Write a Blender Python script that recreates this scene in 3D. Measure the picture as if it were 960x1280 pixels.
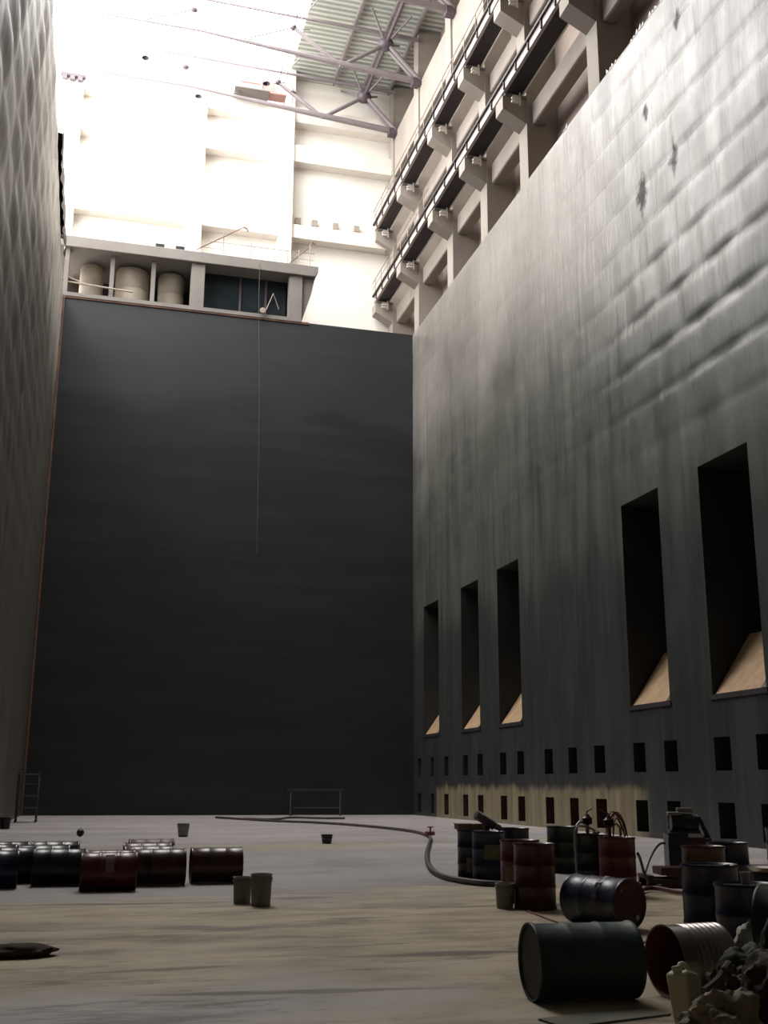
import bpy, bmesh, math, random
from mathutils import Vector, Matrix
from math import radians, sin, cos, pi
random.seed(7)
for o in list(bpy.data.objects): bpy.data.objects.remove(o)
S = bpy.context.scene
COL = S.collection

# ------------------------------------------------------------------ camera, sky, exposure
F = 1360.0; EYE = 1.68
_y, _p, _r = radians(15.05), radians(14.04), radians(0.3)
FW = Vector((sin(_y)*cos(_p), cos(_y)*cos(_p), sin(_p)))
_rt = Vector((cos(_y), -sin(_y), 0)); _up = _rt.cross(FW)
RT = _rt*cos(_r)+_up*sin(_r); UP = _up*cos(_r)-_rt*sin(_r)
cam = bpy.data.cameras.new('camera'); camo = bpy.data.objects.new('camera', cam); COL.objects.link(camo)
cam.sensor_fit = 'VERTICAL'; cam.sensor_height = 36.0; cam.lens = 36.0*F/1280.0
cam.clip_start = 0.05; cam.clip_end = 500
camo.matrix_world = Matrix(((RT.x, UP.x, -FW.x, 0), (RT.y, UP.y, -FW.y, 0), (RT.z, UP.z, -FW.z, EYE), (0, 0, 0, 1)))
S.camera = camo

w = bpy.data.worlds.new('world'); S.world = w; w.use_nodes = True
bg = w.node_tree.nodes['Background']; bg.inputs[0].default_value = (1.0, 0.975, 0.955, 1); bg.inputs[1].default_value = 12.8
# the roof is open to the sky over the far half: a light portal lets the renderer find that opening
def portal(name, loc, rot, sx, sy):
    l = bpy.data.lights.new(name, 'AREA'); l.shape = 'RECTANGLE'; l.size = sx; l.size_y = sy
    l.cycles.is_portal = True
    o = bpy.data.objects.new(name, l); COL.objects.link(o); o.location = loc; o.rotation_euler = rot
    return o
OPX0, OPX1, OPY0, OPY1, ROOFZ = -8.0, 11.0, 41.5, 67.5, 51.0
portal('skylight_opening', ((OPX0+OPX1)/2, (OPY0+OPY1)/2, ROOFZ+0.3), (0, 0, 0), OPX1-OPX0, OPY1-OPY0)
portal('side_opening', (-8.3, 52.5, 41.5), (0, radians(-90), 0), 13.0, 25.0)
S.view_settings.view_transform = 'Standard'; S.view_settings.look = 'None'
S.view_settings.gamma = 1; S.view_settings.exposure = 0.0; S.view_settings.use_curve_mapping = False

# ------------------------------------------------------------------ helpers
def hit(x, y, ax, val):
    d = RT*((x-480)/F) + UP*((640-y)/F) + FW
    o = Vector((0, 0, EYE)); t = (val-o[ax])/d[ax]
    return o + d*t
def gx(x, Y, y=1080): return hit(x, y, 1, Y).x
def bm_new(): return bmesh.new()
def box(bm, x0, x1, y0, y1, z0, z1, M=None):
    vs = [bm.verts.new((x, y, z)) for x in (x0, x1) for y in (y0, y1) for z in (z0, z1)]
    for f in ((0,1,3,2),(4,6,7,5),(0,4,5,1),(2,3,7,6),(0,2,6,4),(1,5,7,3)):
        bm.faces.new([vs[i] for i in f])
    if M is not None: bmesh.ops.transform(bm, matrix=M, verts=vs)
    return vs
def frame_of(d):
    d = Vector(d).normalized(); a = Vector((0,0,1)) if abs(d.z) < .95 else Vector((1,0,0))
    u = d.cross(a).normalized(); return u, d.cross(u).normalized()
def tube(bm, pts, r, n=8, caps=True):
    pts = [Vector(p) for p in pts]; rings = []
    for i, p in enumerate(pts):
        if i == 0: d = pts[1]-p
        elif i == len(pts)-1: d = p-pts[i-1]
        else: d = (pts[i+1]-pts[i-1])
        u, v = frame_of(d); rr = r[i] if isinstance(r, (list, tuple)) else r
        if rings:   # keep the ring from twisting
            pu = rings[-1][1]; dn = d.normalized(); u = (pu-dn*pu.dot(dn)).normalized(); v = dn.cross(u)
        rings.append(([bm.verts.new(p+u*cos(2*pi*k/n)*rr+v*sin(2*pi*k/n)*rr) for k in range(n)], u))
    for a, b in zip(rings, rings[1:]):
        for k in range(n): bm.faces.new((a[0][k], a[0][(k+1)%n], b[0][(k+1)%n], b[0][k]))
    if caps: bm.faces.new(rings[0][0][::-1]); bm.faces.new(rings[-1][0])
def smooth_pts(pts, it=3):
    pts = [Vector(p) for p in pts]
    for _ in range(it):
        q = [pts[0]]
        for a, b in zip(pts, pts[1:]): q += [a*.75+b*.25, a*.25+b*.75]
        q.append(pts[-1]); pts = q
    return pts
def lathe(bm, prof, n=32, M=None, cap0=True, cap1=True):
    rings = [[bm.verts.new((r*cos(2*pi*k/n), r*sin(2*pi*k/n), z)) for k in range(n)] for r, z in prof]
    for a, b in zip(rings, rings[1:]):
        for k in range(n): bm.faces.new((a[k], a[(k+1)%n], b[(k+1)%n], b[k]))
    if cap0: bm.faces.new(rings[0][::-1])
    if cap1: bm.faces.new(rings[-1])
    vs = [v for r in rings for v in r]
    if M is not None: bmesh.ops.transform(bm, matrix=M, verts=vs)
    return vs
def prism(bm, poly, axis, a, b):
    """poly in the two other axes, extruded from a to b along axis"""
    def P(p, t):
        q = list(p); q.insert(axis, t); return q
    A = [bm.verts.new(P(p, a)) for p in poly]; B = [bm.verts.new(P(p, b)) for p in poly]
    n = len(poly); bm.faces.new(A[::-1]); bm.faces.new(B)
    for i in range(n): bm.faces.new((A[i], A[(i+1)%n], B[(i+1)%n], B[i]))
def obj(name, bm, m, parent=None, smooth=False, bevel=0):
    bmesh.ops.recalc_face_normals(bm, faces=bm.faces)
    me = bpy.data.meshes.new(name); bm.to_mesh(me); bm.free()
    o = bpy.data.objects.new(name, me); COL.objects.link(o); me.materials.append(m)
    if smooth:
        for p in me.polygons: p.use_smooth = True
        me.set_sharp_from_angle(angle=radians(40))
    if bevel:
        md = o.modifiers.new('bevel', 'BEVEL'); md.width = bevel; md.segments = 2; md.limit_method = 'ANGLE'
    if parent: o.parent = parent
    return o
def tag(o, label, cat, group=None, kind=None):
    o['label'] = label; o['category'] = cat
    if group: o['group'] = group
    if kind: o['kind'] = kind
    return o
def struct(name, bm, m, label=None, cat=None, smooth=False):
    o = obj(name, bm, m, None, smooth); o['kind'] = 'structure'
    if label: o['label'] = label
    if cat: o['category'] = cat
    return o
def thing(name, label, cat, loc=(0,0,0), rz=0, group=None):
    o = bpy.data.objects.new(name, None); COL.objects.link(o); o.location = loc; o.rotation_euler = (0,0,rz)
    o.empty_display_size = .2
    return tag(o, label, cat, group)
def tree_copy(o, parent=None):
    kids = [c for c in bpy.data.objects if c.parent == o]
    c = o.copy(); COL.objects.link(c)
    if parent: c.parent = parent
    for k in kids: tree_copy(k, c)
    return c

# ------------------------------------------------------------------ materials
def mat(name, col, rough=.7, metal=0, spec=.5, var=.0, vscale=1.0, vstretch=(1,1,1), col2=None, bump=0, bscale=8, lo=.35, hi=.65, coords='Object', rvar=0):
    m = bpy.data.materials.new(name); m.use_nodes = True; nt = m.node_tree; N = nt.nodes; L = nt.links
    b = N['Principled BSDF']; b.inputs['Roughness'].default_value = rough; b.inputs['Metallic'].default_value = metal
    b.inputs['Specular IOR Level'].default_value = spec; b.inputs['Base Color'].default_value = (*col, 1)
    tc = N.new('ShaderNodeTexCoord')
    def noise(scale, stretch=(1,1,1), detail=5):
        mp = N.new('ShaderNodeMapping'); mp.inputs['Scale'].default_value = stretch; L.new(tc.outputs[coords], mp.inputs[0])
        n = N.new('ShaderNodeTexNoise'); n.inputs['Scale'].default_value = scale; n.inputs['Detail'].default_value = detail
        L.new(mp.outputs[0], n.inputs[0]); return n
    c2 = col2 or tuple(c*(1-var) for c in col)
    if var or col2:
        n = noise(vscale, vstretch); r = N.new('ShaderNodeValToRGB'); r.color_ramp.elements[0].position = lo; r.color_ramp.elements[1].position = hi
        r.color_ramp.elements[0].color = (*c2, 1); r.color_ramp.elements[1].color = (*col, 1)
        L.new(n.outputs[0], r.inputs[0]); L.new(r.outputs[0], b.inputs['Base Color'])
    if rvar:
        n = noise(vscale*2, vstretch); mr = N.new('ShaderNodeMapRange'); mr.inputs[3].default_value = max(0, rough-rvar); mr.inputs[4].default_value = min(1, rough+rvar)
        L.new(n.outputs[0], mr.inputs[0]); L.new(mr.outputs[0], b.inputs['Roughness'])
    if bump:
        n = noise(bscale); bp = N.new('ShaderNodeBump'); bp.inputs['Strength'].default_value = bump; bp.inputs['Distance'].default_value = .05
        L.new(n.outputs[0], bp.inputs['Height']); L.new(bp.outputs[0], b.inputs['Normal'])
    return m
def s2l(*c): return tuple(((v/255+.055)/1.055)**2.4 if v > 10 else v/255/12.92 for v in c)

class NT:
    """small node builder for the large surfaces"""
    def __init__(s, name):
        s.m = bpy.data.materials.new(name); s.m.use_nodes = True; s.N = s.m.node_tree.nodes; s.L = s.m.node_tree.links
        s.b = s.N['Principled BSDF']; s.geo = s.N.new('ShaderNodeNewGeometry'); s.sep = s.N.new('ShaderNodeSeparateXYZ')
        s.L.new(s.geo.outputs['Position'], s.sep.inputs[0])
    def mapn(s, scale, stretch, detail=6, rough=.55, off=(0,0,0)):
        mp = s.N.new('ShaderNodeMapping'); mp.inputs['Scale'].default_value = stretch; mp.inputs['Location'].default_value = off
        s.L.new(s.geo.outputs['Position'], mp.inputs[0])
        n = s.N.new('ShaderNodeTexNoise'); n.inputs['Scale'].default_value = scale; n.inputs['Detail'].default_value = detail; n.inputs['Roughness'].default_value = rough
        s.L.new(mp.outputs[0], n.inputs[0]); return n.outputs[0]
    def rng(s, v, a, b, c=0, d=1, smooth=True):
        m = s.N.new('ShaderNodeMapRange'); m.interpolation_type = 'SMOOTHSTEP' if smooth else 'LINEAR'
        for i, q in zip((1,2,3,4), (a,b,c,d)): m.inputs[i].default_value = q
        s.L.new(v, m.inputs[0]); return m.outputs[0]
    def math(s, op, a, b=None):
        m = s.N.new('ShaderNodeMath'); m.operation = op
        for i, q in enumerate((a, b)):
            if q is None: continue
            if isinstance(q, (int, float)): m.inputs[i].default_value = q
            else: s.L.new(q, m.inputs[i])
        return m.outputs[0]
    def mix(s, fac, a, b, mode='MIX'):
        m = s.N.new('ShaderNodeMix'); m.data_type = 'RGBA'; m.blend_type = mode
        if isinstance(fac, (int, float)): m.inputs[0].default_value = fac
        else: s.L.new(fac, m.inputs[0])
        for i, q in ((6, a), (7, b)):
            if isinstance(q, tuple): m.inputs[i].default_value = (*q, 1)
            else: s.L.new(q, m.inputs[i])
        return m.outputs[2]
    def color(s, c): s.L.new(c, s.b.inputs['Base Color'])
    def bump(s, h, st=.5, dist=.05):
        b = s.N.new('ShaderNodeBump'); b.inputs['Strength'].default_value = st; b.inputs['Distance'].default_value = dist
        s.L.new(h, b.inputs['Height']); s.L.new(b.outputs[0], s.b.inputs['Normal'])

XR, XL, YE, HL = 18.31, -2.9, 61.3, 29.2     # right lining, left lining, dark end wall, lining height
YB = 68.0                                    # far building wall
ROW, Z0 = 1.63, 13.1                         # quilted panel rows

# right lining: grey satin sheet, smooth olive zone in the middle, darker ribbed lower half, pale beige strip at the bottom
n = NT('right_lining')
Y, Z = n.sep.outputs[1], n.sep.outputs[2]
streak = n.mapn(1.0, (1, 2.2, .12), 7, .65)
big = n.mapn(.16, (1, 1, 1), 4)
base = n.mix(n.rng(big, .35, .7), s2l(100, 97, 92), s2l(128, 123, 118))
base = n.mix(n.rng(streak, .45, .75, 0, .55), base, s2l(78, 78, 74))
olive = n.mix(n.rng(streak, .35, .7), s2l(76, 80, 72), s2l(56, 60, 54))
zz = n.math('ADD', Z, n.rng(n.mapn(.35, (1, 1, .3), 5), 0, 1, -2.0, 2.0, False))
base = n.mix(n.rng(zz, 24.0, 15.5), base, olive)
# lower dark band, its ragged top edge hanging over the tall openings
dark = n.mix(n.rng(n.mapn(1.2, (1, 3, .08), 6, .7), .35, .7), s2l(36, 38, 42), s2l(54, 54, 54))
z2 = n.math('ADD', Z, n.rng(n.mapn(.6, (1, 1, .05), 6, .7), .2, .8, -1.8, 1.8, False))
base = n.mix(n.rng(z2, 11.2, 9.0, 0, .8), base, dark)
# darker oblong cells between z 13 and 21
br = n.N.new('ShaderNodeTexBrick'); mp = n.N.new('ShaderNodeCombineXYZ')
n.L.new(Y, mp.inputs[0]); n.L.new(n.math('SUBTRACT', Z, Z0), mp.inputs[1]); n.L.new(mp.outputs[0], br.inputs[0])
br.inputs['Scale'].default_value = 1; br.inputs['Brick Width'].default_value = 2.4; br.inputs['Row Height'].default_value = ROW
br.inputs['Mortar Size'].default_value = .045; br.inputs['Mortar Smooth'].default_value = .6
br.inputs[1].default_value = (.35, .35, .35, 1); br.inputs[2].default_value = (.78, .78, .78, 1); br.inputs[3].default_value = (1, 1, 1, 1)
rowmask = n.math('MULTIPLY', n.rng(Z, 13.3, 14.5), n.rng(Z, 21.6, 20.6))
patch = n.rng(n.mapn(.22, (1, 1, 1.6), 5, .6), .42, .58)
cellmask = n.math('MULTIPLY', n.math('MULTIPLY', rowmask, patch), .5)
base = n.mix(cellmask, base, n.mix(1.0, base, br.outputs[0], 'MULTIPLY'))
# faint seam lines everywhere above z 13
seam = n.math('MULTIPLY', n.math('MULTIPLY', br.outputs['Fac'], n.rng(Z, 17, 20, .15, .8)), n.rng(n.math('ADD', Y, n.rng(n.mapn(.3, (1,1,1), 3), .3, .7, -2, 2)), 38, 33, .12, 1))
base = n.mix(seam, base, s2l(62, 58, 56))
# warm lit strip along the wall foot, painted in as beige
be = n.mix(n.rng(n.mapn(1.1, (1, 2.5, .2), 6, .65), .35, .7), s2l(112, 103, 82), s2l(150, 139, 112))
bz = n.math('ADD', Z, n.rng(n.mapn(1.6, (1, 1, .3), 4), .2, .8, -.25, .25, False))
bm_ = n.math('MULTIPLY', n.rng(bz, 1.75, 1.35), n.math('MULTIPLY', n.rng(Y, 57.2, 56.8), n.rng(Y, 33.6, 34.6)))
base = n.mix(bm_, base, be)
# sooty stains
soot = None
for (sy, sz, r) in ((31.98, 22.6, .8), (29.65, 22.7, .6), (28.9, 27.6, .45), (31.4, 25.6, .35)):
    dy = n.math('ABSOLUTE', n.math('MULTIPLY', n.math('SUBTRACT', Y, sy), 1.5)); dz = n.math('ABSOLUTE', n.math('MULTIPLY', n.math('SUBTRACT', Z, sz), .8))
    d = n.math('ADD', n.math('ADD', dy, dz), n.rng(n.mapn(2.5, (1, 1, .7), 6, .7), .25, .75, -r*.6, r*.6, False))
    k_ = n.rng(d, r*1.3, r*.4, 0, .95); soot = k_ if soot is None else n.math('MAXIMUM', soot, k_)
base = n.mix(soot, base, s2l(40, 34, 32))
n.L.new(n.rng(soot, 0, 1, .55, .05), n.b.inputs['Specular IOR Level'])
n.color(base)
n.L.new(n.rng(n.mapn(.8, (1, 1, .4), 5), 0.3, .7, .33, .47), n.b.inputs['Roughness'])
n.bump(n.mapn(.9, (1, 2.2, .25), 6, .6), .35, .12)
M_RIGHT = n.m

n = NT('left_lining')
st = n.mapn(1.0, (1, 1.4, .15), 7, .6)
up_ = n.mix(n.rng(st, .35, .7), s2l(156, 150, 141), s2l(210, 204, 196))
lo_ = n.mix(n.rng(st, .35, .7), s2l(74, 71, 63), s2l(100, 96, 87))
n.color(n.mix(n.rng(n.math('ADD', n.sep.outputs[2], n.rng(n.mapn(.5, (1, 1, .5), 5), .2, .8, -2, 2, False)), 21, 26.5), lo_, up_))  # darker below, paler above: daylight falloff put into the colour
n.b.inputs['Roughness'].default_value = .5
n.bump(n.mapn(1.6, (1, 1.5, .5), 5, .6), .4, .08)
M_LEFT = n.m

n = NT('end_lining')
hz = n.mapn(.5, (.25, 1, 2.2), 6, .6)
c = n.mix(n.rng(hz, .4, .7), s2l(36, 37, 38), s2l(45, 46, 47))
c = n.mix(n.rng(n.math('ADD', n.sep.outputs[2], n.rng(n.mapn(.2, (1,1,3), 3), .3, .7, -1, 1, False)), 22.5, 24, 0, .35), c, s2l(60, 64, 70))
n.color(c); n.b.inputs['Roughness'].default_value = .6; n.b.inputs['Specular IOR Level'].default_value = .35
M_END = n.m

# floor: grey painted slab, beige dusty belt across the foreground, streaks and stains with their own shapes
n = NT('floor_slab')
X, Y = n.sep.outputs[0], n.sep.outputs[1]
wob = n.rng(n.mapn(.35, (.6, 1, 1), 5, .6), .2, .8, -2.5, 2.5, False)
yy = n.math('ADD', Y, wob)
grey = n.mix(n.rng(n.mapn(.25, (.5, 1.5, 1), 6, .6), .35, .7), s2l(148, 142, 141), s2l(170, 163, 162))
beige = n.mix(n.rng(n.mapn(.9, (.7, 1.5, 1), 7, .65), .35, .65), s2l(146, 132, 106), s2l(188, 174, 146))
near = n.mix(n.rng(n.mapn(.5, (1, 1, 1), 5), .35, .7), s2l(166, 160, 156), s2l(184, 176, 171))
c = n.mix(n.rng(yy, 18.8, 16.2), grey, beige)
nm = n.math('MULTIPLY', n.rng(yy, 10.6, 9.2), n.rng(n.math('ADD', X, wob), 3.2, 1.6))
c = n.mix(nm, c, near)
yel = n.math('MULTIPLY', n.rng(n.math('ABSOLUTE', n.math('SUBTRACT', n.math('ADD', Y, n.math('MULTIPLY', X, -.3)), 29.0)), 2.2, .6), n.rng(n.mapn(.5, (.3, 1, 1), 4), .4, .6, 0, .8))
c = n.mix(yel, c, s2l(158, 152, 118))
stn = n.rng(n.mapn(.75, (.45, 1.6, 1), 7, .7, (3, 5, 0)), .52, .64, 0, .8)
c = n.mix(n.math('MULTIPLY', stn, n.rng(yy, 20, 17)), c, s2l(84, 72, 56))
for (cx, cy, sx, sy, ang) in ((3.75, 11.3, .45, 3.5, .05), (1.9, 9.6, .4, 5, .1), (.9, 11.0, .7, 6, -.1), (1.3, 16.8, .5, 5, 0), (.2, 16.9, .5, 4, .05)):
    dx = n.math('MULTIPLY', n.math('SUBTRACT', X, cx), sx); dy = n.math('MULTIPLY', n.math('SUBTRACT', n.math('ADD', Y, n.math('MULTIPLY', X, ang)), cy+ang*cx), sy)
    d = n.math('ADD', n.math('ADD', n.math('ABSOLUTE', dx), n.math('ABSOLUTE', dy)), n.rng(n.mapn(2.2, (.6, 2, 1), 6, .7), 0, 1, -.7, .7, False))
    c = n.mix(n.rng(d, .8, .35, 0, .85), c, s2l(86, 74, 58))
n.color(c); n.L.new(n.rng(n.mapn(.6, (1, 1, 1), 4), .3, .7, .45, .7), n.b.inputs['Roughness'])
n.bump(n.mapn(3, (1, 1, 1), 6), .1, .02)
M_FLOOR = n.m

M_WHITEWALL = mat('white_wall', s2l(236, 232, 224), .8, var=.12, vscale=.3)
M_CONC = mat('pale_concrete', s2l(152, 144, 136), .8, var=.18, vscale=.5, vstretch=(1,1,.4))
M_CONC2 = mat('grey_concrete', s2l(120, 116, 112), .85, var=.2, vscale=.5)
M_PANEL = mat('infill_panel', s2l(150, 136, 126), .8, var=.15, vscale=.4)
M_BEAMW = mat('painted_beam', s2l(226, 220, 212), .6, var=.1, vscale=1)
M_WEB = mat('crane_beam_paint', s2l(176, 168, 162), .6, var=.1, vscale=1)
M_DARKST = mat('dark_steel', s2l(48, 40, 44), .6, var=.3, vscale=1)
M_TRUSS = mat('truss_steel', s2l(128, 120, 122), .55, var=.15, vscale=1)
M_HUB = mat('truss_joint', s2l(84, 74, 82), .5)
n = NT('corrugated_roof')
wv = n.math('SINE', n.math('MULTIPLY', n.sep.outputs[1], 14.0))
n.color(n.mix(n.rng(wv, -1, 1), s2l(150, 156, 148), s2l(205, 210, 202))); n.bump(wv, .8, .06); n.b.inputs['Roughness'].default_value = .5
M_ROOF = n.m
M_TAN = mat('bare_plywood', s2l(176, 146, 112), .8, var=.25, vscale=3)
M_GALL = mat('gallery_concrete', s2l(130, 125, 120), .85, var=.15, vscale=.8)
M_GLASSD = mat('dark_glass', s2l(40, 50, 56), .15, var=.4, vscale=.6)
M_SHEET = mat('white_sheeting', s2l(160, 150, 136), .7, var=.3, vscale=.6)
M_BLACK = mat('black_plastic', s2l(22, 21, 22), .45, var=.3, vscale=4)
M_RUBBER = mat('black_rubber', s2l(36, 32, 32), .5, var=.3, vscale=5)
M_HOSE = mat('brown_hose', s2l(72, 62, 60), .6, var=.3, vscale=6)
M_RAIL = mat('rail_steel', s2l(150, 138, 126), .5)
M_RUST = mat('rusty_angle', s2l(128, 92, 76), .7, var=.4, vscale=2)

# ------------------------------------------------------------------ the setting
b = bm_new(); box(b, XL-1, 22, -12, YE+1, -.4, 0); struct('floor', b, M_FLOOR, 'grey concrete floor with a dusty beige belt across the foreground', 'floor')
def inset(v, a): return v

# right lining with real recesses
TALL = [(56.5, 59.2), (50.1, 52.72), (44.8, 47.5), (32.15, 34.85), (26.85, 29.6), (21.6, 24.3)]
TZ0, TZ1 = 4.37, 11.55
def colY(px, lim=950): return hit(px, lim, 0, XR).y
SM = [(60.3, 61.15)] if False else []
for a, c_ in ((522, 526.3), (538.3, 542.3), (555, 560.3), (578.3, 584.7), (596.7, 603.4), (625, 632.7), (646.6, 655), (680.8, 691), (710.8, 721.3), (743, 756.4), (792.3, 807), (831, 847.4), (894, 914.5), (947, 971)):
    SM.append((colY(c_), colY(a)))
SROWS = [(2.12, 3.1), (.17, 1.2)]
ops = [(a, c_, TZ0, TZ1) for a, c_ in TALL] + [(a, c_, z0, z1) for a, c_ in SM for z0, z1 in SROWS]
def lining_h(Y, Z):
    """bulge of the quilted panels, metres towards the hall"""
    if Z < 12.0 or Z > HL-.01: return 0
    row = math.floor((Z-Z0)/ROW); w_ = 2.9 if row % 2 else 2.2
    fy = ((Y+(1.2 if row % 2 == 0 else 0))/2.4) % 1; fz = ((Z-Z0)/ROW) % 1
    amp = .085*max(0, min(1, (37-Y)/8))*max(0, min(1, (Z-13)/4)) + .02
    dent = .5+.5*math.sin(Y*1.7+row*2.1)*math.sin(row*1.3+Y*.6)
    return amp*(.6+.4*dent)*(min(1, 6*min(fz, 1-fz))**.6)*(min(1, 5*min(fy, 1-fy))**.6)
def wall_with_holes(bm, X, ops, y0, y1, z0, z1, hfun=None, ystep=.45, zstep=.27, zfine=12.0):
    ys = {y0, y1}; zs = {z0, z1}
    for a, c_, p, q in ops: ys |= {a, c_}; zs |= {p, q}
    def densify(s, step, lo):
        s = sorted(s); out = []
        for a, c_ in zip(s, s[1:]):
            k = max(1, int((c_-a)/step)) if a >= lo-.01 else max(1, int((c_-a)/2))
            out += [a+(c_-a)*i/k for i in range(k)]
        return out+[s[-1]]
    ys = densify(ys, ystep, -99); zs = densify(zs | {zfine}, zstep, zfine)
    g = {}
    def V(i, j):
        if (i, j) not in g:
            g[i, j] = bm.verts.new((X-(hfun(ys[i], zs[j]) if hfun else 0), ys[i], zs[j]))
        return g[i, j]
    for i in range(len(ys)-1):
        for j in range(len(zs)-1):
            my, mz = (ys[i]+ys[i+1])/2, (zs[j]+zs[j+1])/2
            if any(a < my < c_ and p < mz < q for a, c_, p, q in ops): continue
            bm.faces.new((V(i, j), V(i+1, j), V(i+1, j+1), V(i, j+1)))
def niche(bm, X, a, c_, p, q, d):
    v = lambda x, y, z: bm.verts.new((x, y, z))
    def quad(*ps): bm.faces.new([v(*p_) for p_ in ps])
    quad((X,a,p),(X+d,a,p),(X+d,a,q),(X,a,q)); quad((X,c_,p),(X,c_,q),(X+d,c_,q),(X+d,c_,p))
    quad((X,a,q),(X+d,a,q),(X+d,c_,q),(X,c_,q)); quad((X,a,p),(X,c_,p),(X+d,c_,p),(X+d,a,p)); quad((X+d,a,p),(X+d,c_,p),(X+d,c_,q),(X+d,a,q))
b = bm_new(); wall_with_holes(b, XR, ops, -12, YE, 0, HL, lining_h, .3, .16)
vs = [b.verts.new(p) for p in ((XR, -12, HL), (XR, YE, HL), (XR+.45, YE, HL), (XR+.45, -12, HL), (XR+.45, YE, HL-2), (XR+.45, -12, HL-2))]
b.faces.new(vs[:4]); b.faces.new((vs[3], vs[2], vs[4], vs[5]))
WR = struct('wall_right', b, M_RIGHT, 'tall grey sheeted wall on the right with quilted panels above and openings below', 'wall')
for p_ in WR.data.polygons: p_.use_smooth = True
WR.data.set_sharp_from_angle(angle=radians(50))
# torn film along the top edge
b = bm_new()
for (yy_, n_) in ((31.2, 5), (33.4, 4), (29.2, 4), (30.2, 3), (38.0, 2)):
    for k in range(n_):
        y_ = yy_+k*.22; h_ = random.uniform(.05, .28); prism(b, [(y_, HL-.02), (y_+.2, HL-.02), (y_+random.uniform(.0, .2), HL+h_)], 0, XR-.02, XR+.0)
tag(obj('torn_film', b, mat('torn_white_film', s2l(196, 188, 182), .5), None), 'jagged shreds of torn film along the top edge of the right wall', 'film', kind='stuff')
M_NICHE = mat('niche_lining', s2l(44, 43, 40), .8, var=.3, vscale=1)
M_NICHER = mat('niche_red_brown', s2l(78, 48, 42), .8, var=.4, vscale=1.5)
sides = ['farthest tall dark opening in the right wall, nearest the dark end wall', 'second tall dark opening from the dark end wall', 'third tall dark opening from the dark end wall',
         'tall dark opening, left one of the big pair in the right wall', 'tall dark opening, right one of the big pair in the right wall', 'tall dark opening beyond the right frame edge']
k = 1
for i, (a, c_) in enumerate(TALL):
    t = bpy.data.objects.new('window_%d' % k, None); COL.objects.link(t); t['kind'] = 'structure'; t['label'] = sides[i]; t['category'] = 'opening'; k += 1
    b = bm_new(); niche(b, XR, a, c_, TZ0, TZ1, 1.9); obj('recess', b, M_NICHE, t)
    b = bm_new(); prism(b, [(XR+.02, TZ0-.06), (XR+1.42, TZ0+1.9), (XR+1.42, TZ0+1.6), (XR+.3, TZ0-.06)], 1, a+.03, c_-.03)
    s_ = obj('sloping_sill', b, M_TAN, t); s_['label'] = 'tan sloping sill board'
    b = bm_new(); box(b, XR-.05, XR+.1, a-.1, c_+.1, TZ0-.16, TZ0-.03); obj('sill_edge', b, M_DARKST, t)
    b = bm_new(); prism(b, [(XR-.02, TZ0), (XR+.5, TZ0+.7), (XR+.35, TZ0+.0)], 1, a-.02, a+.22); obj('sill_bracket', b, M_BLACK, t)
for r_, (z0, z1) in enumerate(SROWS):
    for j, (a, c_) in enumerate(SM):
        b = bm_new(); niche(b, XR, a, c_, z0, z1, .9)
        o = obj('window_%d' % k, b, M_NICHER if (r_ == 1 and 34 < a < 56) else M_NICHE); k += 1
        o['kind'] = 'structure'; o['label'] = 'small dark rectangular opening in the %s row of the right wall' % ('upper' if r_ == 0 else 'bottom'); o['category'] = 'opening'; o['group'] = 'small openings, %s row' % ('upper' if r_ == 0 else 'bottom')

# left lining: puffed panels as real relief
def left_h(Y, Z):
    row = math.floor((Z-Z0)/ROW); fy = ((Y+(row % 2)*1.1)/2.2) % 1; fz = ((Z-Z0)/ROW) % 1
    amp = (.04 + .13*max(0, min(1, (Z-9)/8)))*max(.15, min(1, (58-Y)/25))
    return -.02+amp*math.sin(pi*fy)**.7*math.sin(pi*fz)**.7*(.7+.3*math.sin(row*5.3+math.floor((Y+(row%2)*1.1)/2.2)*2.7))
b = bm_new()
nY, nZ = 300, 110; g = [[b.verts.new((XL+left_h(-12+(YE+12)*i/nY, HL*j/nZ)-.03, -12+(YE+12)*i/nY, HL*j/nZ)) for j in range(nZ+1)] for i in range(nY+1)]
for i in range(nY):
    for j in range(nZ): b.faces.new((g[i][j], g[i+1][j], g[i+1][j+1], g[i][j+1]))
top = [b.verts.new((XL-.5, v[nZ].co.y, HL)) for v in g]
for i in range(nY): b.faces.new((g[i][nZ], g[i+1][nZ], top[i+1], top[i]))
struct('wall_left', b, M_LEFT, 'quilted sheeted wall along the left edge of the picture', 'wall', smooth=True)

b = bm_new(); box(b, XL-1, XR+.5, YE, YE+.5, -.4, HL)
struct('wall_back', b, M_END, 'huge dark blue-black wall closing the hall', 'wall')
b = bm_new(); box(b, XL-.02, XL+.08, YE-.1, YE, 0, HL); struct('trim_1', b, M_RUST, 'thin rusty edge strip between left wall and dark end wall', 'edge strip')
b = bm_new(); box(b, XL, 11.6, YE-.06, YE, HL-.12, HL+.02); struct('trim_2', b, M_RUST, 'reddish brown strip along the top of the dark wall under the gallery', 'edge strip')
b = bm_new(); box(b, -5, 21, YB, YB+.4, HL-3, ROOFZ+1); struct('wall_far', b, M_WHITEWALL, 'bright white far wall of the building above the dark wall', 'wall')
b = bm_new(); box(b, XR+1.75, XR+2.1, -12, YB, HL-3, ROOFZ+1); struct('wall_right_upper', b, M_PANEL, 'beige infill wall behind the columns on the right', 'wall')
b = bm_new(); wall_with_holes(b, -8.0, [(40, 65, 35, 48)], -12, YB, HL-3, ROOFZ+1, zfine=-9)
struct('wall_left_upper', b, M_WHITEWALL, 'upper left building wall with high windows', 'wall')
b = bm_new(); box(b, -8, XL-.4, -12, YB, HL-1.2, HL-.9); struct('trim_3', b, M_CONC, 'walkway slab behind the top of the left wall', 'slab')
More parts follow.
